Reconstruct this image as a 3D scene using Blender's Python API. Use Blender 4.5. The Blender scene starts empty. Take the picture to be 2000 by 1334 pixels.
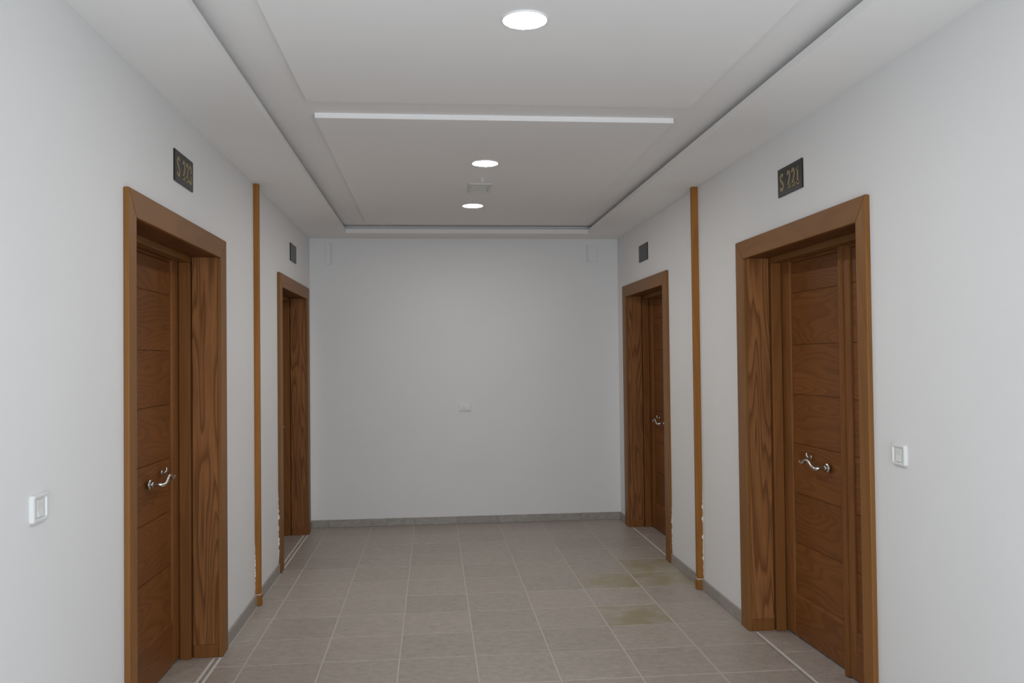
import bpy, bmesh, math, random
from mathutils import Vector, Matrix

random.seed(7)
scn = bpy.context.scene
COL = scn.collection

# ---------------------------------------------------------------- camera
yaw, pitch, roll = 0.0935, 0.0193, -0.0112
cam_d = bpy.data.cameras.new('camera'); cam = bpy.data.objects.new('camera', cam_d); COL.objects.link(cam)
cam_d.sensor_width = 36.0; cam_d.lens = 1650.0 / 2000.0 * 36.0; cam_d.clip_start = 0.05
c, s = math.cos(yaw), math.sin(yaw)
right0 = Vector((c, -s, 0)); fwd0 = Vector((s, c, 0)); Z = Vector((0, 0, 1))
cp, sp = math.cos(pitch), math.sin(pitch)
fwd = cp * fwd0 + sp * Z; up0 = -sp * fwd0 + cp * Z
cr, sr = math.cos(roll), math.sin(roll)
right = cr * right0 + sr * up0; up = cr * up0 - sr * right0
M = Matrix((right, up, -fwd)).transposed().to_4x4(); M.translation = Vector((0, 0, 1.5791))
cam.matrix_world = M
scn.camera = cam

# ---------------------------------------------------------------- light and exposure
scn.view_settings.view_transform = 'Standard'
try: scn.view_settings.look = 'None'
except Exception: pass
scn.view_settings.gamma = 1.0
scn.view_settings.use_curve_mapping = False
scn.view_settings.exposure = 0.0
world = bpy.data.worlds.new('world'); scn.world = world; world.use_nodes = True
bg = world.node_tree.nodes['Background']; bg.inputs[0].default_value = (0.80, 0.88, 1.0, 1); bg.inputs[1].default_value = 0.25
# area light added close behind the camera, standing in for daylight from there
ld = bpy.data.lights.new('daylight_fill', 'AREA'); ld.shape = 'RECTANGLE'; ld.size = 2.6; ld.size_y = 2.1
ld.energy = 86.0; ld.color = (0.855, 0.95, 1.04)
lo = bpy.data.objects.new('daylight_fill', ld); COL.objects.link(lo)
lo.location = (0.32, -0.95, 1.15); lo.rotation_euler = (math.radians(90), 0, 0)
LAMP_STRENGTH = 160.0

# ---------------------------------------------------------------- dimensions
A, B, D, H = -1.1535, 1.8065, 8.114, 2.7306      # left wall, right wall, back wall, soffit height
Y0 = -1.0
CEIL = 2.80

# ---------------------------------------------------------------- helpers
def new_obj(name, bm, mat, parent=None, loc=(0, 0, 0), smooth=False):
    me = bpy.data.meshes.new(name)
    bmesh.ops.recalc_face_normals(bm, faces=bm.faces)
    bm.to_mesh(me); bm.free()
    if smooth:
        for p in me.polygons: p.use_smooth = True
    o = bpy.data.objects.new(name, me); COL.objects.link(o)
    if mat: me.materials.append(mat)
    o.location = loc
    if parent: o.parent = parent
    return o

def empty(name, loc=(0, 0, 0), rz=0.0, parent=None):
    o = bpy.data.objects.new(name, None); COL.objects.link(o); o.empty_display_size = 0.1
    o.location = loc; o.rotation_euler = (0, 0, rz)
    if parent: o.parent = parent
    return o

def tag(o, label=None, cat=None, group=None, kind=None):
    if label: o['label'] = label
    if cat: o['category'] = cat
    if group: o['group'] = group
    if kind: o['kind'] = kind
    return o

def add_box(bm, x0, x1, y0, y1, z0, z1, bev=0.0, seg=2):
    x0, x1 = min(x0, x1), max(x0, x1); y0, y1 = min(y0, y1), max(y0, y1); z0, z1 = min(z0, z1), max(z0, z1)
    vs = [bm.verts.new((x, y, z)) for x in (x0, x1) for y in (y0, y1) for z in (z0, z1)]
    fs = [(0, 1, 3, 2), (4, 6, 7, 5), (0, 4, 5, 1), (2, 3, 7, 6), (0, 2, 6, 4), (1, 5, 7, 3)]
    faces = [bm.faces.new([vs[i] for i in f]) for f in fs]
    if bev > 0:
        es = list({e for f in faces for e in f.edges})
        bmesh.ops.bevel(bm, geom=es, offset=bev, segments=seg, affect='EDGES', profile=0.5)

def box(x0, x1, y0, y1, z0, z1, bev=0.0, seg=2):
    bm = bmesh.new(); add_box(bm, x0, x1, y0, y1, z0, z1, bev, seg); return bm

def add_prism(bm, pts, axis, a0, a1, bev=0.0):
    """polygon pts (two coordinates) extruded along axis 0/1/2 from a0 to a1"""
    def P(p, a):
        q = list(p); q.insert(axis, a); return q
    v0 = [bm.verts.new(P(p, a0)) for p in pts]; v1 = [bm.verts.new(P(p, a1)) for p in pts]
    fs = [bm.faces.new(v0[::-1]), bm.faces.new(v1)]
    n = len(pts)
    for i in range(n): fs.append(bm.faces.new((v0[i], v0[(i + 1) % n], v1[(i + 1) % n], v1[i])))
    if bev > 0:
        es = list({e for f in fs for e in f.edges})
        bmesh.ops.bevel(bm, geom=es, offset=bev, segments=2, affect='EDGES', profile=0.5)

def add_cyl(bm, p, axis, r, h, n=24, r2=None):
    r2 = r if r2 is None else r2
    ax = Vector(axis).normalized(); t = ax.orthogonal().normalized(); b = ax.cross(t); p = Vector(p)
    r0 = [bm.verts.new(p + r * (math.cos(2 * math.pi * i / n) * t + math.sin(2 * math.pi * i / n) * b)) for i in range(n)]
    r1 = [bm.verts.new(p + h * ax + r2 * (math.cos(2 * math.pi * i / n) * t + math.sin(2 * math.pi * i / n) * b)) for i in range(n)]
    bm.faces.new(r0[::-1]); bm.faces.new(r1)
    for i in range(n): bm.faces.new((r0[i], r0[(i + 1) % n], r1[(i + 1) % n], r1[i]))

def add_lathe(bm, prof, centre, n=40):
    """profile (r, z) turned about the vertical through centre"""
    rings = []
    for r, z in prof:
        if r < 1e-6: rings.append([bm.verts.new((centre[0], centre[1], centre[2] + z))])
        else: rings.append([bm.verts.new((centre[0] + r * math.cos(2 * math.pi * i / n), centre[1] + r * math.sin(2 * math.pi * i / n), centre[2] + z)) for i in range(n)])
    for a, b in zip(rings, rings[1:]):
        for i in range(n):
            j = (i + 1) % n
            if len(a) == 1 and len(b) == 1: continue
            if len(a) == 1: bm.faces.new((a[0], b[i], b[j]))
            elif len(b) == 1: bm.faces.new((a[i], b[0], a[j]))
            else: bm.faces.new((a[i], b[i], b[j], a[j]))

def add_sweep(bm, pts, radii, n=12, flat=1.0):
    pts = [Vector(p) for p in pts]; rings = []
    nrm = None
    for i, p in enumerate(pts):
        t = (pts[min(i + 1, len(pts) - 1)] - pts[max(i - 1, 0)]).normalized()
        if nrm is None: nrm = t.orthogonal().normalized()
        nrm = (nrm - nrm.dot(t) * t).normalized(); b = t.cross(nrm)
        r = radii[i]
        rings.append([bm.verts.new(p + r * (math.cos(2 * math.pi * k / n) * nrm + flat * math.sin(2 * math.pi * k / n) * b)) for k in range(n)])
    for a, c_ in zip(rings, rings[1:]):
        for k in range(n): bm.faces.new((a[k], a[(k + 1) % n], c_[(k + 1) % n], c_[k]))
    bm.faces.new(rings[0][::-1]); bm.faces.new(rings[-1])

def spline(pts, m=6):
    out = []; P = [Vector(p) for p in pts]; P = [2 * P[0] - P[1]] + P + [2 * P[-1] - P[-2]]
    for i in range(1, len(P) - 2):
        for k in range(m):
            t = k / m; a, b, c_, d = P[i - 1], P[i], P[i + 1], P[i + 2]
            out.append(0.5 * ((2 * b) + (c_ - a) * t + (2 * a - 5 * b + 4 * c_ - d) * t * t + (3 * b - a - 3 * c_ + d) * t ** 3))
    out.append(P[-2]); return out

# ---------------------------------------------------------------- materials
def mat(name):
    m = bpy.data.materials.new(name); m.use_nodes = True
    nt = m.node_tree; b = nt.nodes['Principled BSDF']; return m, nt, b

def N(nt, typ, **kw):
    n = nt.nodes.new(typ)
    for k, v in kw.items(): setattr(n, k, v)
    return n

def plaster(name, col, rough=0.75, bump=0.04, spec=0.3):
    m, nt, b = mat(name)
    tc = N(nt, 'ShaderNodeTexCoord'); no = N(nt, 'ShaderNodeTexNoise'); no.inputs['Scale'].default_value = 1.6; no.inputs['Detail'].default_value = 4
    nt.links.new(tc.outputs['Object'], no.inputs['Vector'])
    rp = N(nt, 'ShaderNodeValToRGB'); rp.color_ramp.elements[0].position = 0.3; rp.color_ramp.elements[1].position = 0.7
    rp.color_ramp.elements[0].color = [x * 0.975 for x in col] + [1]; rp.color_ramp.elements[1].color = list(col) + [1]
    nt.links.new(no.outputs['Fac'], rp.inputs['Fac']); nt.links.new(rp.outputs['Color'], b.inputs['Base Color'])
    n2 = N(nt, 'ShaderNodeTexNoise'); n2.inputs['Scale'].default_value = 90; n2.inputs['Detail'].default_value = 3
    nt.links.new(tc.outputs['Object'], n2.inputs['Vector'])
    bp = N(nt, 'ShaderNodeBump'); bp.inputs['Strength'].default_value = bump; bp.inputs['Distance'].default_value = 0.004
    nt.links.new(n2.outputs['Fac'], bp.inputs['Height']); nt.links.new(bp.outputs['Normal'], b.inputs['Normal'])
    b.inputs['Roughness'].default_value = rough; b.inputs['Specular IOR Level'].default_value = spec
    return m

def wood(name, light, dark, axis='Z', bands=9.0, rough=0.38, contrast=0.7, wide=5.0, along=0.55):
    """stained ash: iso-lines of a noise stretched along the grain give the cathedral figure"""
    m, nt, b = mat(name); L = nt.links.new
    tc = N(nt, 'ShaderNodeTexCoord'); oi = N(nt, 'ShaderNodeObjectInfo')
    off = N(nt, 'ShaderNodeVectorMath', operation='SCALE'); off.inputs[0].default_value = (37.0, 53.0, 71.0); L(oi.outputs['Random'], off.inputs['Scale'])
    def stretched(sc_across, sc_along):
        v = [sc_across] * 3; v['XYZ'.index(axis)] = sc_along
        mu = N(nt, 'ShaderNodeVectorMath', operation='MULTIPLY'); mu.inputs[1].default_value = v; L(tc.outputs['Object'], mu.inputs[0])
        ad = N(nt, 'ShaderNodeVectorMath', operation='ADD'); L(mu.outputs[0], ad.inputs[0]); L(off.outputs[0], ad.inputs[1]); return ad
    n1 = N(nt, 'ShaderNodeTexNoise'); n1.inputs['Scale'].default_value = 1.0; n1.inputs['Detail'].default_value = 1.2; n1.inputs['Roughness'].default_value = 0.35
    L(stretched(wide, along).outputs[0], n1.inputs['Vector'])
    mm = N(nt, 'ShaderNodeMath', operation='MULTIPLY'); mm.inputs[1].default_value = bands * 2.2; L(n1.outputs['Fac'], mm.inputs[0])
    fr = N(nt, 'ShaderNodeMath', operation='FRACT'); L(mm.outputs[0], fr.inputs[0])
    rp = N(nt, 'ShaderNodeValToRGB'); el = rp.color_ramp.elements
    el[0].position = 0.0; el[0].color = (1, 1, 1, 1); el[1].position = 1.0; el[1].color = (0.9, 0.9, 0.9, 1)
    e = el.new(0.45); e.color = (0.75, 0.75, 0.75, 1); e = el.new(0.82); e.color = (0.0, 0.0, 0.0, 1)
    L(fr.outputs[0], rp.inputs['Fac'])
    n2 = N(nt, 'ShaderNodeTexNoise'); n2.inputs['Scale'].default_value = 1.0; n2.inputs['Detail'].default_value = 4
    L(stretched(220, 7).outputs[0], n2.inputs['Vector'])
    r2 = N(nt, 'ShaderNodeMapRange'); r2.inputs['From Min'].default_value = 0.35; r2.inputs['From Max'].default_value = 0.65; r2.inputs['To Min'].default_value = 0.55; L(n2.outputs['Fac'], r2.inputs['Value'])
    mx = N(nt, 'ShaderNodeMath', operation='MULTIPLY'); L(rp.outputs['Color'], mx.inputs[0]); L(r2.outputs[0], mx.inputs[1])
    mr = N(nt, 'ShaderNodeMapRange'); mr.inputs['To Min'].default_value = 1.0 - contrast; mr.inputs['To Max'].default_value = 1.0; L(mx.outputs[0], mr.inputs['Value'])
    mix = N(nt, 'ShaderNodeMix', data_type='RGBA'); mix.inputs['A'].default_value = list(dark) + [1]; mix.inputs['B'].default_value = list(light) + [1]
    L(mr.outputs[0], mix.inputs['Factor'])
    # board to board and slow colour drift
    n3 = N(nt, 'ShaderNodeTexNoise'); n3.inputs['Scale'].default_value = 1.0; n3.inputs['Detail'].default_value = 2; L(stretched(3.0, 0.8).outputs[0], n3.inputs['Vector'])
    m3 = N(nt, 'ShaderNodeMapRange'); m3.inputs['From Min'].default_value = 0.3; m3.inputs['From Max'].default_value = 0.7; m3.inputs['To Min'].default_value = 0.86; m3.inputs['To Max'].default_value = 1.12; L(n3.outputs['Fac'], m3.inputs['Value'])
    sc = N(nt, 'ShaderNodeVectorMath', operation='SCALE'); L(mix.outputs['Result'], sc.inputs[0]); L(m3.outputs[0], sc.inputs['Scale'])
    L(sc.outputs[0], b.inputs['Base Color'])
    bp = N(nt, 'ShaderNodeBump'); bp.inputs['Strength'].default_value = 0.12; bp.inputs['Distance'].default_value = 0.002; L(mx.outputs[0], bp.inputs['Height']); L(bp.outputs['Normal'], b.inputs['Normal'])
    b.inputs['Roughness'].default_value = rough; b.inputs['Specular IOR Level'].default_value = 0.16
    return m

def stone(name, col, stain=None, var=0.10):
    m, nt, b = mat(name); L = nt.links.new
    tc = N(nt, 'ShaderNodeTexCoord'); oi = N(nt, 'ShaderNodeObjectInfo')
    off = N(nt, 'ShaderNodeVectorMath', operation='SCALE'); off.inputs[0].default_value = (17.0, 23.0, 31.0); L(oi.outputs['Random'], off.inputs['Scale'])
    ad = N(nt, 'ShaderNodeVectorMath', operation='ADD'); L(tc.outputs['Object'], ad.inputs[0]); L(off.outputs[0], ad.inputs[1])
    st = N(nt, 'ShaderNodeVectorMath', operation='MULTIPLY'); st.inputs[1].default_value = (20, 32, 32); L(ad.outputs[0], st.inputs[0])
    n1 = N(nt, 'ShaderNodeTexNoise'); n1.inputs['Scale'].default_value = 1.0; n1.inputs['Detail'].default_value = 7; n1.inputs['Roughness'].default_value = 0.68; L(st.outputs[0], n1.inputs['Vector'])
    rp = N(nt, 'ShaderNodeValToRGB'); el = rp.color_ramp.elements
    el[0].position = 0.28; el[0].color = [x * 0.80 for x in col] + [1]; el[1].position = 0.72; el[1].color = [x * 1.18 for x in col] + [1]
    L(n1.outputs['Fac'], rp.inputs['Fac'])
    n2 = N(nt, 'ShaderNodeTexNoise'); n2.inputs['Scale'].default_value = 160; n2.inputs['Detail'].default_value = 2; L(ad.outputs[0], n2.inputs['Vector'])
    r2 = N(nt, 'ShaderNodeMapRange'); r2.inputs['From Min'].default_value = 0.3; r2.inputs['From Max'].default_value = 0.7; r2.inputs['To Min'].default_value = 0.86; r2.inputs['To Max'].default_value = 1.14; L(n2.outputs['Fac'], r2.inputs['Value'])
    pv = N(nt, 'ShaderNodeMapRange'); pv.inputs['To Min'].default_value = 1 - var * 0.5; pv.inputs['To Max'].default_value = 1 + var * 0.5; L(oi.outputs['Random'], pv.inputs['Value'])
    mu = N(nt, 'ShaderNodeMath', operation='MULTIPLY'); L(r2.outputs[0], mu.inputs[0]); L(pv.outputs[0], mu.inputs[1])
    sc = N(nt, 'ShaderNodeVectorMath', operation='SCALE'); L(rp.outputs['Color'], sc.inputs[0]); L(mu.outputs[0], sc.inputs['Scale'])
    out = sc.outputs[0]
    if stain:
        n3 = N(nt, 'ShaderNodeTexNoise'); n3.inputs['Scale'].default_value = 7; n3.inputs['Detail'].default_value = 4; L(ad.outputs[0], n3.inputs['Vector'])
        r3 = N(nt, 'ShaderNodeMapRange'); r3.inputs['From Min'].default_value = 0.38; r3.inputs['From Max'].default_value = 0.6; r3.inputs['To Max'].default_value = 0.85; L(n3.outputs['Fac'], r3.inputs['Value'])
        mx = N(nt, 'ShaderNodeMix', data_type='RGBA'); L(r3.outputs[0], mx.inputs['Factor']); L(out, mx.inputs['A']); mx.inputs['B'].default_value = list(stain) + [1]
        out = mx.outputs['Result']
    L(out, b.inputs['Base Color'])
    rr = N(nt, 'ShaderNodeMapRange'); rr.inputs['To Min'].default_value = 0.34; rr.inputs['To Max'].default_value = 0.50; L(n1.outputs['Fac'], rr.inputs['Value']); L(rr.outputs[0], b.inputs['Roughness'])
    bp = N(nt, 'ShaderNodeBump'); bp.inputs['Strength'].default_value = 0.15; bp.inputs['Distance'].default_value = 0.002; L(n1.outputs['Fac'], bp.inputs['Height']); L(bp.outputs['Normal'], b.inputs['Normal'])
    b.inputs['Specular IOR Level'].default_value = 0.4
    return m

def plain(name, col, rough=0.5, metal=0.0, spec=0.5, var=0.03, scale=40):
    m, nt, b = mat(name); L = nt.links.new
    tc = N(nt, 'ShaderNodeTexCoord'); no = N(nt, 'ShaderNodeTexNoise'); no.inputs['Scale'].default_value = scale; L(tc.outputs['Object'], no.inputs['Vector'])
    rp = N(nt, 'ShaderNodeValToRGB'); rp.color_ramp.elements[0].color = [x * (1 - var) for x in col] + [1]; rp.color_ramp.elements[1].color = [min(1, x * (1 + var)) for x in col] + [1]
    L(no.outputs['Fac'], rp.inputs['Fac']); L(rp.outputs['Color'], b.inputs['Base Color'])
    b.inputs['Roughness'].default_value = rough; b.inputs['Metallic'].default_value = metal; b.inputs['Specular IOR Level'].default_value = spec
    return m

WALL = plaster('wall_paint', (0.80, 0.795, 0.79))
CEILM = plaster('ceiling_paint', (0.90, 0.885, 0.87), 0.85, 0.02, 0.2)
GROUT = plaster('grout', (0.55, 0.505, 0.46), 0.9, 0.1, 0.1)
DUST = plaster('dusty_grout', (0.70, 0.665, 0.625), 0.9, 0.1, 0.1)
W_CASE = wood('casing_wood', (0.245, 0.108, 0.031), (0.17, 0.070, 0.018), 'Z', 5, 0.42, 0.45, 4.0, 0.5)
W_CASE_H = wood('casing_wood_horizontal', (0.245, 0.108, 0.031), (0.17, 0.070, 0.018), 'Y', 5, 0.42, 0.45, 4.0, 0.5)
W_LINE = wood('lining_wood', (0.345, 0.148, 0.052), (0.115, 0.041, 0.012), 'Z', 4.6, 0.42, 0.78, 13.0, 0.95)
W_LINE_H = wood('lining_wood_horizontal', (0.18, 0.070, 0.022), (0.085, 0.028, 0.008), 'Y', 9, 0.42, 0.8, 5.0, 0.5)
W_STILE = wood('stile_wood', (0.245, 0.098, 0.029), (0.15, 0.058, 0.016), 'Z', 5, 0.38, 0.5, 5.0, 0.5)
W_PANEL = wood('panel_wood', (0.22, 0.083, 0.024), (0.12, 0.042, 0.011), 'Y', 8, 0.36, 0.6, 6.0, 1.1)
W_STRIP = wood('strip_wood', (0.34, 0.140, 0.030), (0.22, 0.082, 0.015), 'Z', 5, 0.45, 0.5, 6.0, 0.6)
TILE = stone('floor_stone', (0.405, 0.356, 0.312))
TILE_ST = stone('floor_stone_stained', (0.405, 0.356, 0.305), stain=(0.33, 0.275, 0.165))
TILE_SK = stone('skirting_stone', (0.345, 0.315, 0.285))
CHROME = plain('brushed_chrome', (0.62, 0.62, 0.60), 0.24, 1.0)
STEEL = plain('dull_steel', (0.35, 0.34, 0.31), 0.4, 1.0)
PLASTIC = plain('white_plastic', (0.76, 0.76, 0.745), 0.35, 0.0, 0.3)
PLASTIC_G = plain('grey_white_plastic', (0.70, 0.70, 0.69), 0.35)
SIGN = plain('black_plate', (0.011, 0.011, 0.012), 0.30, 0.0, 0.32)
SIGN_EDGE = plain('plate_line', (0.10, 0.096, 0.088), 0.5, 0.0, 0.2)
GOLD = plain('gold_lettering', (0.26, 0.20, 0.085), 0.4, 0.2)
RIM = plain('lamp_rim', (0.82, 0.82, 0.82), 0.4)
VENTM = plain('vent_white', (0.66, 0.65, 0.63), 0.5)
DARK = plain('dark_gap', (0.05, 0.045, 0.04), 0.8)
GLOW, gnt, gb = mat('lit_diffuser')
gb.inputs['Base Color'].default_value = (0.9, 0.9, 0.9, 1); gb.inputs['Emission Color'].default_value = (1.0, 0.97, 0.93, 1); gb.inputs['Emission Strength'].default_value = LAMP_STRENGTH

# ---------------------------------------------------------------- door positions
ZT = 2.24; HALF = 0.7525; CAS = 0.105
DOORS = [  # number, wall x, side (+1: wall lies towards +x), centre y
    (1, A, -1, 4.036), (2, A, -1, 7.182), (3, B, 1, 4.085), (4, B, 1, 7.089)]
def openings(x): return sorted((yc - HALF + 0.06, yc + HALF - 0.06) for _, wx, _, yc in DOORS if wx == x)

# ---------------------------------------------------------------- walls, floor, ceiling
def side_wall(name, x, s, label):
    bm = bmesh.new(); T = 0.32; y = Y0
    for a, b in openings(x):
        add_box(bm, x, x + s * T, y, a, 0, 2.95); add_box(bm, x, x + s * T, a, b, ZT - 0.06, 2.95); y = b
    add_box(bm, x, x + s * T, y, D + 0.2, 0, 2.95)
    o = new_obj(name, bm, WALL); tag(o, label, 'wall', kind='structure'); return o
wl = side_wall('wall_left', A, -1, 'white painted left corridor wall with two wooden doors')
wr = side_wall('wall_right', B, 1, 'white painted right corridor wall with two wooden doors')
wb = tag(new_obj('wall_back', box(A, B, D, D + 0.2, 0, 2.95), WALL), 'plain white wall closing the end of the corridor', 'wall', kind='structure')

floor = tag(new_obj('floor', box(A - 0.32, B + 0.32, Y0, D + 0.2, -0.12, -0.0013), GROUT), 'grey stone tiled corridor floor with pale joints', 'floor', kind='structure')
TJ = 0.0042
xs = [A] + [A + 0.164 + 0.4 * i for i in range(8)] + [B]
yj = [4.515 + 0.397 * k for k in range(-13, 10)] + [D]
random.seed(11)
cache = {}
def tile(x0, x1, y0, y1, m, name='tile', z=0.0):
    key = (round(x1 - x0, 3), round(y1 - y0, 3), m.name, name)
    cx, cy = (x0 + x1) / 2, (y0 + y1) / 2; hx, hy = (x1 - x0) / 2 - TJ, (y1 - y0) / 2 - TJ
    if key not in cache:
        o = new_obj(name, box(-hx, hx, -hy, hy, -0.0035, 0.0, 0.0010, 1), m, floor, (cx, cy, z)); cache[key] = o.data
    else:
        o = bpy.data.objects.new(name, cache[key]); COL.objects.link(o); o.location = (cx, cy, z); o.parent = floor
    o.location.z = z + random.uniform(-0.0002, 0.0002)
    return o
for i in range(len(xs) - 1):
    for j in range(len(yj) - 1):
        if xs[i + 1] - xs[i] < 0.03 or yj[j + 1] - yj[j] < 0.02: continue
        cx, cy = (xs[i] + xs[i + 1]) / 2, (yj[j] + yj[j + 1]) / 2
        st = any(xs[i] < px < xs[i + 1] and yj[j] < py < yj[j + 1] for px, py in ((1.229, 5.93), (1.27, 5.137), (1.70, 6.0), (1.65, 6.35)))
        x0 = xs[i] + (0.016 if i == 0 else 0); x1 = xs[i + 1] - (0.016 if i == len(xs) - 2 else 0)
        tile(x0, x1, yj[j], yj[j + 1], TILE_ST if st else TILE)

ceil = tag(new_obj('ceiling', box(A, B, Y0, D, CEIL, CEIL + 0.12), CEILM), 'white plasterboard corridor ceiling with recessed centre', 'ceiling', kind='structure')
RL, RR, RF, RN = -0.778, 1.449, 7.76, -0.6
for x0, x1, y0, y1 in ((A, RL, Y0, D), (RR, B, Y0, D), (RL, RR, Y0, RN)):
    new_obj('soffit', box(x0, x1, y0, y1, H, H + 0.035), CEILM, ceil)
bm = bmesh.new(); add_prism(bm, [(RF - 0.022, H + 0.035), (RF + 0.012, H), (D, H), (D, H + 0.035)], 0, RL, RR)   # far soffit with its sloping lip
new_obj('soffit', bm, CEILM, ceil)
sb = 0.07
for x0, x1, y0, y1 in ((A, RL - sb, Y0, D), (RR + sb, B, Y0, D), (RL - sb, RR + sb, RF + sb, D)):
    new_obj('cove_filler', box(x0, x1, y0, y1, H + 0.035, CEIL), CEILM, ceil)
PL, PR, PZ = -0.571, 1.243, 2.775
new_obj('ceiling_raft', box(PL, PR, -0.3, 3.955, PZ, CEIL), CEILM, ceil)
new_obj('ceiling_raft', box(PL, PR, 4.222, 7.50, PZ, CEIL), CEILM, ceil)

# ---------------------------------------------------------------- skirtings of stone pieces
def skirting(name, label, runs, axis, at, s):
    root = tag(empty(name, (at, 0, 0) if axis == 'y' else (0, at, 0)), label, 'baseboard', kind='structure')
    for a, b in runs:
        y = a
        while y < b - 0.01:
            e = min(b, y + 0.397)
            if b - e < 0.03: e = b
            if axis == 'y': bm = box(0, -s * 0.012, y + 0.0015 - (y + e) / 2, e - 0.0015 - (y + e) / 2, 0.001, 0.072, 0.0015, 1); o = new_obj('tile', bm, TILE_SK, root, (0, (y + e) / 2, 0))
            else: bm = box(y + 0.0015 - (y + e) / 2, e - 0.0015 - (y + e) / 2, 0, -0.012, 0.001, 0.072, 0.0015, 1); o = new_obj('tile', bm, TILE_SK, root, ((y + e) / 2, 0, 0))
            y = e
    return root
def side_runs(x, pole):
    cuts = [(yc - HALF, yc + HALF) for _, wx, _, yc in DOORS if wx == x] + [pole]
    cuts.sort(); y = Y0; out = []
    for a, b in cuts:
        out.append((y, a)); y = b
    if D - y > 0.02: out.append((y, D - 0.012))
    return out
POLE_L, POLE_R = (5.600, 5.640), (5.590, 5.630)
skirting('baseboard_left', 'grey stone skirting pieces along the left wall', side_runs(A, POLE_L), 'y', A, -1)
skirting('baseboard_right', 'grey stone skirting pieces along the right wall', side_runs(B, POLE_R), 'y', B, 1)
bx = [x for x in xs if A + 0.02 < x < B - 0.02]
root = tag(empty('baseboard_back', (0, D, 0)), 'grey stone skirting pieces along the end wall', 'baseboard', kind='structure')
ed = [A] + bx + [B]
for a, b in zip(ed, ed[1:]):
    m_ = (a + b) / 2; new_obj('tile', box(a + 0.0015 - m_, b - 0.0015 - m_, 0, -0.012, 0.001, 0.072, 0.0015, 1), TILE_SK, root, (m_, 0, 0))

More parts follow.
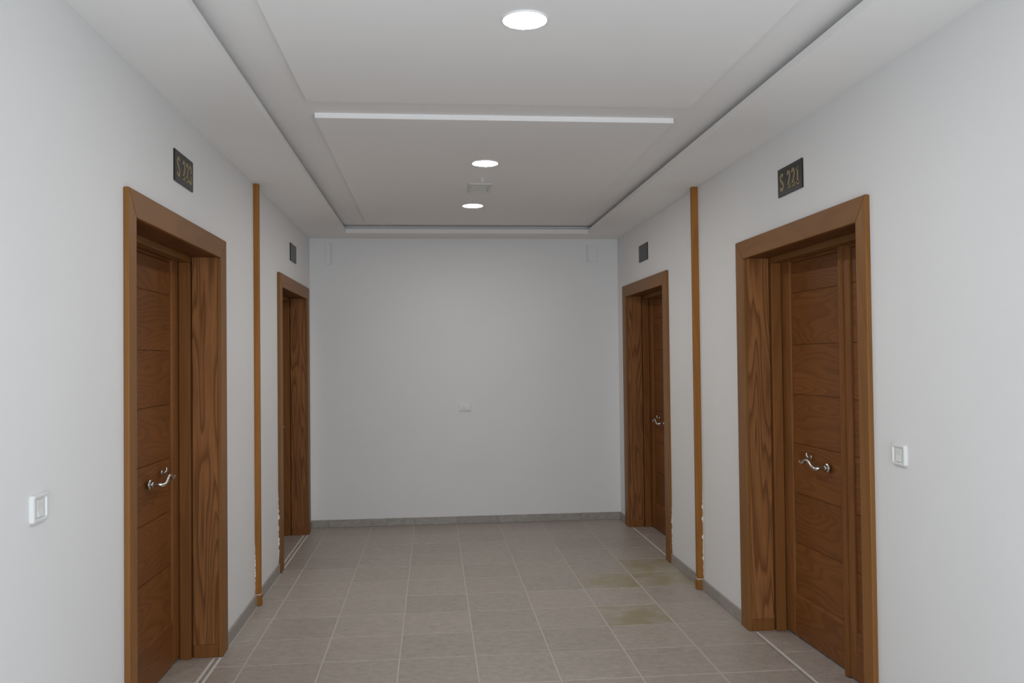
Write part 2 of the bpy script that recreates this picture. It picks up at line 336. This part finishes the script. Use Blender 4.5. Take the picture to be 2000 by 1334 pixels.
# ---------------------------------------------------------------- doors
LAB = {1: 'double wooden door below the S 223 sign, nearer one on the left wall',
       2: 'double wooden door on the left wall beside the end wall',
       3: 'double wooden door below the S 221 sign, nearer one on the right wall, slightly ajar',
       4: 'double wooden door on the right wall beside the end wall'}
def build_door(num, X, s, yc):
    root = tag(empty('door_%d' % num, (X, yc, 0)), LAB[num], 'door', kind='structure')
    def lb(d0, d1, u0, u1, z0, z1, bev=0.0, seg=2): return box(s * d0, s * d1, u0, u1, z0, z1, bev, seg)
    def part(name, d0, d1, u0, u1, z0, z1, m, parent, bev=0.0015, base=(0, 0, 0)):
        # every piece has its own origin so that its grain runs on its own
        cu, cz, cd = (u0 + u1) / 2, z0, d0
        bm = lb(d0 - cd, d1 - cd, u0 - cu, u1 - cu, z0 - cz, z1 - cz, bev)
        return new_obj(name, bm, m, parent, (s * cd - base[0], cu - base[1], cz - base[2]))
    cn, cf = (0.084, 0.120) if num in (1, 3) else (0.112, 0.125)
    IN = {-1: -(HALF - cn), 1: HALF - cf}      # clear opening, near and far side
    hi = IN[1]; lo_ = IN[-1]
    zi = ZT - CAS
    # casing: two mitred uprights and a mitred head
    for sg in (-1, 1):
        bm = bmesh.new(); ci = IN[sg] - sg * HALF; pts = [(0, 0), (0, ZT), (ci, zi), (ci, 0)]
        add_prism(bm, pts, 0, -s * 0.022, 0.0, 0.004)
        new_obj('casing', bm, W_CASE, root, (0, sg * HALF, 0))
    bm = bmesh.new(); add_prism(bm, [(-HALF, CAS), (HALF, CAS), (hi, 0), (lo_, 0)], 0, -s * 0.022, 0.0, 0.004)
    new_obj('casing_head', bm, W_CASE_H, root, (0, 0, zi))
    # jamb linings, small plinths at their feet, stop frame
    for sg in (-1, 1):
        part('jamb_lining', 0.0, 0.132, IN[sg] + sg * 0.003, sg * (HALF - 0.06), 0, zi + 0.003, W_LINE, root, 0.001)
        part('plinth_block', 0.004, 0.128, IN[sg] - sg * 0.003, IN[sg] + sg * 0.003, 0, 0.068, W_STILE, root, 0.001)
        part('door_stop', 0.137, 0.195, IN[sg] - sg * 0.022, sg * (HALF - 0.06), 0, zi - 0.026, W_STILE, root, 0.003)
        part('jamb_back', 0.195, 0.30, IN[sg] + sg * 0.002, sg * (HALF - 0.06), 0, zi - 0.002, W_STILE, root, 0.001)
    part('head_lining', 0.0, 0.132, lo_ - 0.003, hi + 0.003, zi + 0.003, ZT - 0.06, W_LINE_H, root, 0.001)
    part('head_stop', 0.137, 0.195, -(HALF - 0.06), HALF - 0.06, zi - 0.026, ZT - 0.06, W_CASE_H, root, 0.003)
    part('head_back', 0.195, 0.30, lo_, hi, zi - 0.002, ZT - 0.06, W_STILE, root, 0.001)
    # leaves
    d_ = 0.198; top = zi - 0.008; z0 = 0.012
    grooves = [0.244, 0.528, 0.806, 1.082, 1.358, 1.634, 1.924, top - 0.030]
    def leaf(u0, u1, hinge_u, ang, stile_lo, stile_hi, lab):
        L = tag(empty('door_leaf', (s * d_, hinge_u, 0), 0, root), None)
        L.name = 'door_leaf'
        L.rotation_euler = (0, 0, ang)
        base = (0, hinge_u, 0)
        cu = (u0 + u1) / 2
        def lp(name, d0, d1, a, b, c0, c1, m, bev=0.0015):
            return part(name, d0, d1, a, b, c0, c1, m, L, bev, base)
        lp('core_board', 0.0170, 0.036, u0 + 0.003, u1 - 0.003, z0 + 0.002, top - 0.002, W_STILE, 0.0)
        lp('stile', 0.0, 0.042, u0, u0 + stile_lo, z0, top, W_STILE, 0.006)
        lp('stile', 0.0, 0.042, u1 - stile_hi, u1, z0, top, W_STILE, 0.006)
        a, b = u0 + stile_lo + 0.001, u1 - stile_hi - 0.001
        bm = bmesh.new(); hgt = grooves[0] - z0 - 0.001
        add_prism(bm, [(s * 0.001, 0), (s * 0.040, 0), (s * 0.040, hgt), (s * 0.0135, hgt), (s * 0.0125, hgt - 0.0005), (s * 0.001, hgt - 0.016)], 1, a - (a + b) / 2, b - (a + b) / 2, 0.0008)
        new_obj('bottom_rail', bm, W_PANEL, L, (0, (a + b) / 2 - hinge_u, z0))
        lp('top_rail', 0.001, 0.040, a, b, grooves[-1], top, W_PANEL, 0.004)
        for k in range(len(grooves) - 1):
            lp('panel', 0.0115, 0.0170, a, b, grooves[k] + (0.002 if k else -0.0005), grooves[k + 1] - 0.002, W_PANEL, 0.0022)
        return L, lp
    main, lp = leaf(-0.088, hi - 0.004, hi - 0.004, math.radians(s * {1: 0.6, 2: 0.6, 3: 2.2, 4: 0.6}[num]), 0.058 if s > 0 else 0.084, 0.116, 'main')
    # lever handle and key plate on the main leaf
    hu, hz, hb = {1: 0.158, 3: 0.117}.get(num, 0.125), 0.992, hi - 0.004
    bm = bmesh.new()
    add_cyl(bm, (0, 0, 0), (-s, 0, 0), 0.026, 0.009, 28, 0.024)
    add_cyl(bm, (-s * 0.009, 0, 0), (-s, 0, 0), 0.014, 0.012, 20, 0.0105)
    pts = spline([(-s * 0.015, 0, 0), (-s * 0.045, 0.0, 0), (-s * 0.062, 0.012, -0.004), (-s * 0.064, 0.045, 0.006), (-s * 0.063, 0.085, 0.028), (-s * 0.062, 0.125, 0.026), (-s * 0.061, 0.155, 0.010), (-s * 0.060, 0.178, 0.010), (-s * 0.058, 0.188, 0.020)], 7)
    n = len(pts); rad = [0.0088 + 0.0022 * math.sin(math.pi * i / (n - 1)) if i < n - 4 else 0.0088 - 0.0012 * (i - n + 4) for i in range(n)]
    add_sweep(bm, pts, rad, 14)
    add_cyl(bm, (0, 0.175, 0.035), (-s, 0, 0), 0.012, 0.006, 18)
    add_sweep(bm, spline([(-s * 0.004, 0.175, 0.035), (-s * 0.018, 0.176, 0.036), (-s * 0.024, 0.180, 0.046), (-s * 0.022, 0.182, 0.058)], 4), [0.006] * 13, 10)
    h = new_obj('door_handle', bm, CHROME, main, (0, hu - hb, hz), smooth=True); h['label'] = 'curved chrome lever handle'
    k = lp('key_plate', -0.003, 0.0, *((-0.048, -0.030) if s > 0 else (-0.032, -0.012)), 0.945, 1.005, STEEL, 0.002); k['label'] = 'small dull metal key plate'
    sec, lp2 = leaf(lo_ + 0.004, -0.092, lo_ + 0.004, math.radians(-s * {3: 0.7}.get(num, 0.3)), 0.09, 0.078, 'second')
    # rounded meeting moulding on the narrow leaf
    bm = bmesh.new(); r = 0.023
    prof = [(-s * r * 0.62 * math.sin(math.pi * i / 10), r * math.cos(math.pi * i / 10)) for i in range(11)]
    add_prism(bm, prof, 2, 0.0, top - 0.012)
    new_obj('meeting_moulding', bm, W_STILE, sec, (-0.0005 * s, -0.088 - (lo_ + 0.004), 0.006), smooth=False)
    return root
for args in DOORS: build_door(*args)

# floor inside the doorways: stone slabs, and a thin strip between two pale joints on the wall line
for num, X, s, yc in DOORS:
    hi = HALF - CAS - 0.025
    for a, b in ((-hi - 0.002, -0.30), (-0.30, 0.28), (0.28, hi + 0.002)):
        xa, xb = sorted((X + s * 0.022, X + s * 0.31))
        tile(xa, xb, yc + a, yc + b, TILE, 'threshold_slab')
    xa, xb = sorted((X - s * 0.010, X + s * 0.016))
    tile(xa, xb, yc - hi + 0.002, yc + hi - 0.002, TILE_SK, 'threshold_strip')
    new_obj('threshold_grout', box(-0.028, 0.034, -hi, hi, -0.0030, -0.0009), DUST, floor, (X, yc, 0))

# ---------------------------------------------------------------- vertical wooden strips
def strip(n, X, s, y0, y1, w, label):
    root = tag(empty('trim_%d' % n, (X, (y0 + y1) / 2, 0)), label, 'trim', kind='structure')
    hw = (y1 - y0) / 2
    new_obj('wooden_strip', box(0, -s * w, -hw, hw, 0.074, H - 0.001, 0.004), W_STRIP, root)
    new_obj('foot_block', box(0, -s * (w + 0.005), -hw - 0.003, hw + 0.003, 0.0005, 0.069, 0.003), W_STRIP, root)
    new_obj('filler_line', box(0, -s * (w + 0.001), -hw - 0.001, hw + 0.001, 0.069, 0.074), PLASTIC_G, root)
strip(1, A, -1, POLE_L[0], POLE_L[1], 0.034, 'narrow vertical orange wood strip on the left wall between the two doors')
strip(2, B, 1, POLE_R[0], POLE_R[1], 0.042, 'narrow vertical orange wood strip on the right wall between the two doors')

# ragged plaster left along the edges of strips and casings: it laps from the wall onto their near side faces
def smear(wall, X, s, y, z0, z1, wid, seed):
    rnd = random.Random(seed); bm = bmesh.new(); n = 30; a = []; b = []
    for i in range(n + 1):
        z = z0 + (z1 - z0) * i / n; w = wid * max(0.0, rnd.uniform(-0.5, 1.0)) * math.sin(math.pi * min(1, (i + 0.6) / n)) + 0.0008
        a.append((0.0, z)); b.append((-s * w, z))
    add_prism(bm, a + b[::-1], 1, -0.0025, 0.001)
    new_obj('plaster_smear', bm, WALL, wall, (X, y, 0))
smear(wl, A, -1, POLE_L[0] - 0.001, 0.09, 0.40, 0.007, 3)
smear(wl, A, -1, 7.182 - HALF, 0.08, 0.60, 0.012, 5)
smear(wr, B, 1, POLE_R[0] - 0.001, 0.09, 0.70, 0.012, 8)
smear(wr, B, 1, 7.089 - HALF, 0.08, 0.45, 0.008, 9)

# ---------------------------------------------------------------- number signs
def arc(cx, cy, rx, ry, a0, a1, n=10):
    return [(cx + rx * math.cos(math.radians(a0 + (a1 - a0) * i / n)), cy + ry * math.sin(math.radians(a0 + (a1 - a0) * i / n))) for i in range(n + 1)]
GLYPH = {   # centre lines on a 0.6 x 1 body
    'S': [arc(0.30, 0.755, 0.215, 0.185, 20, 250) + arc(0.30, 0.265, 0.235, 0.205, 80, -165)],
    '2': [arc(0.29, 0.725, 0.205, 0.215, 165, -25) + [(0.33, 0.36), (0.09, 0.075)], [(0.07, 0.085), (0.53, 0.085)], [(0.53, 0.07), (0.53, 0.21)]],
    '3': [arc(0.27, 0.735, 0.20, 0.20, 160, -85) + arc(0.27, 0.285, 0.235, 0.225, 88, -160)],
    '1': [[(0.31, 0.05), (0.31, 0.95)], [(0.32, 0.93), (0.13, 0.78)], [(0.12, 0.06), (0.50, 0.06)]],
}
def add_ribbon(bm, pts, w, t, fx):
    P = [Vector((p[0], p[1])) for p in pts]; L_, R_ = [], []
    for i, p in enumerate(P):
        d = (P[min(i + 1, len(P) - 1)] - P[max(i - 1, 0)]).normalized(); nn = Vector((-d.y, d.x))
        L_.append(p + nn * w / 2); R_.append(p - nn * w / 2)
    for i in range(len(P) - 1):
        quad = [L_[i], R_[i], R_[i + 1], L_[i + 1]]
        bot = [bm.verts.new(fx(q.x, q.y, 0)) for q in quad]; topv = [bm.verts.new(fx(q.x, q.y, t)) for q in quad]
        bm.faces.new(topv)
        for k in range(4): bm.faces.new((bot[k], bot[(k + 1) % 4], topv[(k + 1) % 4], topv[k]))
def sign(X, s, yc, text, label):
    W_, H_ = 0.292, 0.145
    root = tag(empty('room_sign', (X, yc, 2.395)), label, 'sign', 'door number signs')
    new_obj('plate', box(0, -s * 0.007, -W_ / 2, W_ / 2, 0, H_, 0.002), SIGN, root)
    bm = bmesh.new(); i, w, x0, x1 = 0.008, 0.0028, -s * 0.0069, -s * 0.0077
    add_box(bm, x0, x1, -W_ / 2 + i, W_ / 2 - i, i, i + w); add_box(bm, x0, x1, -W_ / 2 + i, W_ / 2 - i, H_ - i - w, H_ - i)
    add_box(bm, x0, x1, -W_ / 2 + i, -W_ / 2 + i + w, i, H_ - i); add_box(bm, x0, x1, W_ / 2 - i - w, W_ / 2 - i, i, H_ - i)
    new_obj('border_line', bm, SIGN_EDGE, root)
    if text:
        # reading direction: on the left wall towards +y, on the right wall towards -y
        dr = 1 if s < 0 else -1
        hh = 0.088; ww = 0.046 / 0.6
        u = -0.116
        for ch in text:
            if ch == ' ': u += 0.030; continue
            bm = bmesh.new(); u0 = u
            fx = lambda a, b, t: (-s * (0.0069 + t), dr * (u0 + a * ww), 0.028 + b * hh)
            for ln in GLYPH[ch]: add_ribbon(bm, [(p[0], p[1]) for p in ln], 0.19, 0.0012, fx)
            new_obj('letter' if ch.isalpha() else 'numeral', bm, GOLD, root)
            u += 0.053
    return root
sign(A, -1, 4.050, 'S 223', 'black plate with gold S 223 above the nearer left door')
sign(B, 1, 4.096, 'S 221', 'black plate with gold S 221 above the nearer right door')
sign(A, -1, 7.150, None, 'small dark plate above the farther left door by the end wall')
sign(B, 1, 7.085, None, 'small dark plate above the farther right door by the end wall')

# ---------------------------------------------------------------- switches, outlet, cover plates
def switch(X, s, yc, zc, label):
    root = tag(empty('light_switch', (X, yc, zc)), label, 'switch', 'corridor light switches')
    w, h_ = 0.048, 0.041
    def loop(hw, hh, r, n=5):
        out = []
        for cx, cz, a0 in ((hw - r, hh - r, 0), (-hw + r, hh - r, 90), (-hw + r, -hh + r, 180), (hw - r, -hh + r, 270)):
            for k in range(n + 1):
                a = math.radians(a0 + 90 * k / n); out.append((cx + r * math.cos(a), cz + r * math.sin(a)))
        return out
    rings = [(0.0, loop(w, h_, 0.010)), (0.009, loop(w, h_, 0.010)), (0.0115, loop(w - 0.0025, h_ - 0.0025, 0.009)), (0.0125, loop(w - 0.008, h_ - 0.007, 0.006)),
             (0.0115, loop(w - 0.013, h_ - 0.0115, 0.004)), (0.0075, loop(w - 0.0145, h_ - 0.013, 0.003))]
    bm = bmesh.new(); prev = None
    for d, lp_ in rings:
        cur = [bm.verts.new((-s * d, p[0], p[1])) for p in lp_]
        if prev:
            for k in range(len(cur)): bm.faces.new((prev[k], prev[(k + 1) % len(cur)], cur[(k + 1) % len(cur)], cur[k]))
        else: bm.faces.new(cur)
        prev = cur
    new_obj('frame', bm, PLASTIC, root)
    new_obj('insert', box(-s * 0.0005, -s * 0.008, -w + 0.0142, w - 0.0142, -h_ + 0.0127, h_ - 0.0127), PLASTIC_G, root)
    bm = bmesh.new(); r = 0.017
    add_prism(bm, [(-s * 0.0078, -0.0245), (-s * 0.0125, -0.0245), (-s * 0.009, 0.0), (-s * 0.0095, 0.0245), (-s * 0.0078, 0.0245)], 1, -r, r, 0.0008)
    new_obj('rocker', bm, PLASTIC, root)
    return root
switch(A, -1, 2.592, 1.157, 'white square light switch on the left wall, beside the S 223 door')
switch(B, 1, 3.138, 1.185, 'white square light switch on the right wall, beside the S 221 door')

ob = tag(empty('wall_outlet', (0.302, D, 1.114)), 'small white wall outlet in the middle of the end wall', 'outlet')
new_obj('backplate', box(-0.060, 0.060, 0, -0.010, -0.041, 0.041, 0.005, 3), PLASTIC, ob)
bm = bmesh.new(); add_box(bm, -0.046, 0.046, -0.009, -0.015, -0.027, 0.024, 0.003); new_obj('insert', bm, PLASTIC_G, ob)
bm = bmesh.new(); add_cyl(bm, (-0.008, -0.014, 0), (0, -1, 0), 0.017, 0.006, 24, 0.013); add_cyl(bm, (-0.008, -0.020, 0.006), (0, -1, 0), 0.006, 0.004, 14)
new_obj('socket', bm, PLASTIC, ob)
for x, z, wd, hg, sd, label in ((-0.977, 2.582, 0.055, 0.20, 'left', 'pale blank cover plate high on the end wall, left corner'), (1.557, 2.585, 0.10, 0.165, 'right', 'pale blank cover plate high on the end wall, right corner')):
    r_ = tag(empty('cover_plate', (x, D, z)), label, 'cover plate', 'cover plates on the end wall')
    new_obj('plate', box(-wd / 2, wd / 2, 0, -0.008, -hg / 2, hg / 2, 0.003), WALL, r_)
    xe = wd / 2 if sd == 'left' else -wd / 2
    new_obj('edge_lip', box(xe - 0.008, xe + 0.008, 0, -0.013, -hg / 2, hg / 2, 0.003), PLASTIC_G, r_)

# ---------------------------------------------------------------- ceiling fittings
for x, y, label in ((0.3345, 2.945, 'round lit downlight on the nearest ceiling panel, largest of three'),
                    (0.329, 5.145, 'round lit downlight in front of the square ceiling vent'),
                    (0.3215, 6.585, 'round lit downlight behind the ceiling vent, farthest of three')):
    t = tag(empty('downlight', (x, y, PZ)), label, 'ceiling light', 'round ceiling downlights')
    bm = bmesh.new(); add_lathe(bm, [(0.0775, 0.0), (0.083, 0.0), (0.083, -0.003), (0.081, -0.0055), (0.0778, -0.006), (0.0775, 0.0)], (0, 0, 0), 56); new_obj('rim', bm, RIM, t)
    bm = bmesh.new(); add_lathe(bm, [(0.0, -0.001), (0.0772, -0.001), (0.0772, -0.0046), (0.06, -0.0052), (0.0, -0.0055)], (0, 0, 0), 56); new_obj('diffuser', bm, GLOW, t)

v = tag(empty('ceiling_vent', (0.3345, 5.89, PZ)), 'square pale ceiling vent between the two farther downlights', 'vent')
bm = bmesh.new(); w2, d2 = 0.078, 0.148
for a in ((-w2, w2, -d2, -d2 + 0.03), (-w2, w2, d2 - 0.03, d2), (-w2, -w2 + 0.02, -d2 + 0.03, d2 - 0.03), (w2 - 0.02, w2, -d2 + 0.03, d2 - 0.03)):
    add_box(bm, a[0], a[1], a[2], a[3], 0, -0.010, 0.002, 1)
new_obj('frame', bm, VENTM, v)
new_obj('grille_back', box(-w2 + 0.02, w2 - 0.02, -d2 + 0.03, d2 - 0.03, 0, -0.002), VENTM, v)
for k in range(7):
    yy = -d2 + 0.045 + k * (2 * d2 - 0.09) / 6
    bm = bmesh.new(); add_prism(bm, [(yy - 0.011, -0.003), (yy + 0.007, -0.0085), (yy + 0.010, -0.0075), (yy - 0.008, -0.002)], 0, -w2 + 0.021, w2 - 0.021); new_obj('slat', bm, VENTM, v)

sp_ = tag(empty('ceiling_sprinkler', (0.339, 5.60, PZ)), 'tiny pale sprinkler head beside the ceiling vent', 'sprinkler')
bm = bmesh.new(); add_lathe(bm, [(0.0, 0.0), (0.026, 0.0), (0.026, -0.004), (0.012, -0.008), (0.0, -0.008)], (0, 0, 0), 24); new_obj('rose', bm, PLASTIC_G, sp_)
bm = bmesh.new(); add_lathe(bm, [(0.011, -0.008), (0.009, -0.014), (0.004, -0.021), (0.0, -0.022)], (0, 0, 0), 16); new_obj('nozzle', bm, PLASTIC_G, sp_, smooth=True)
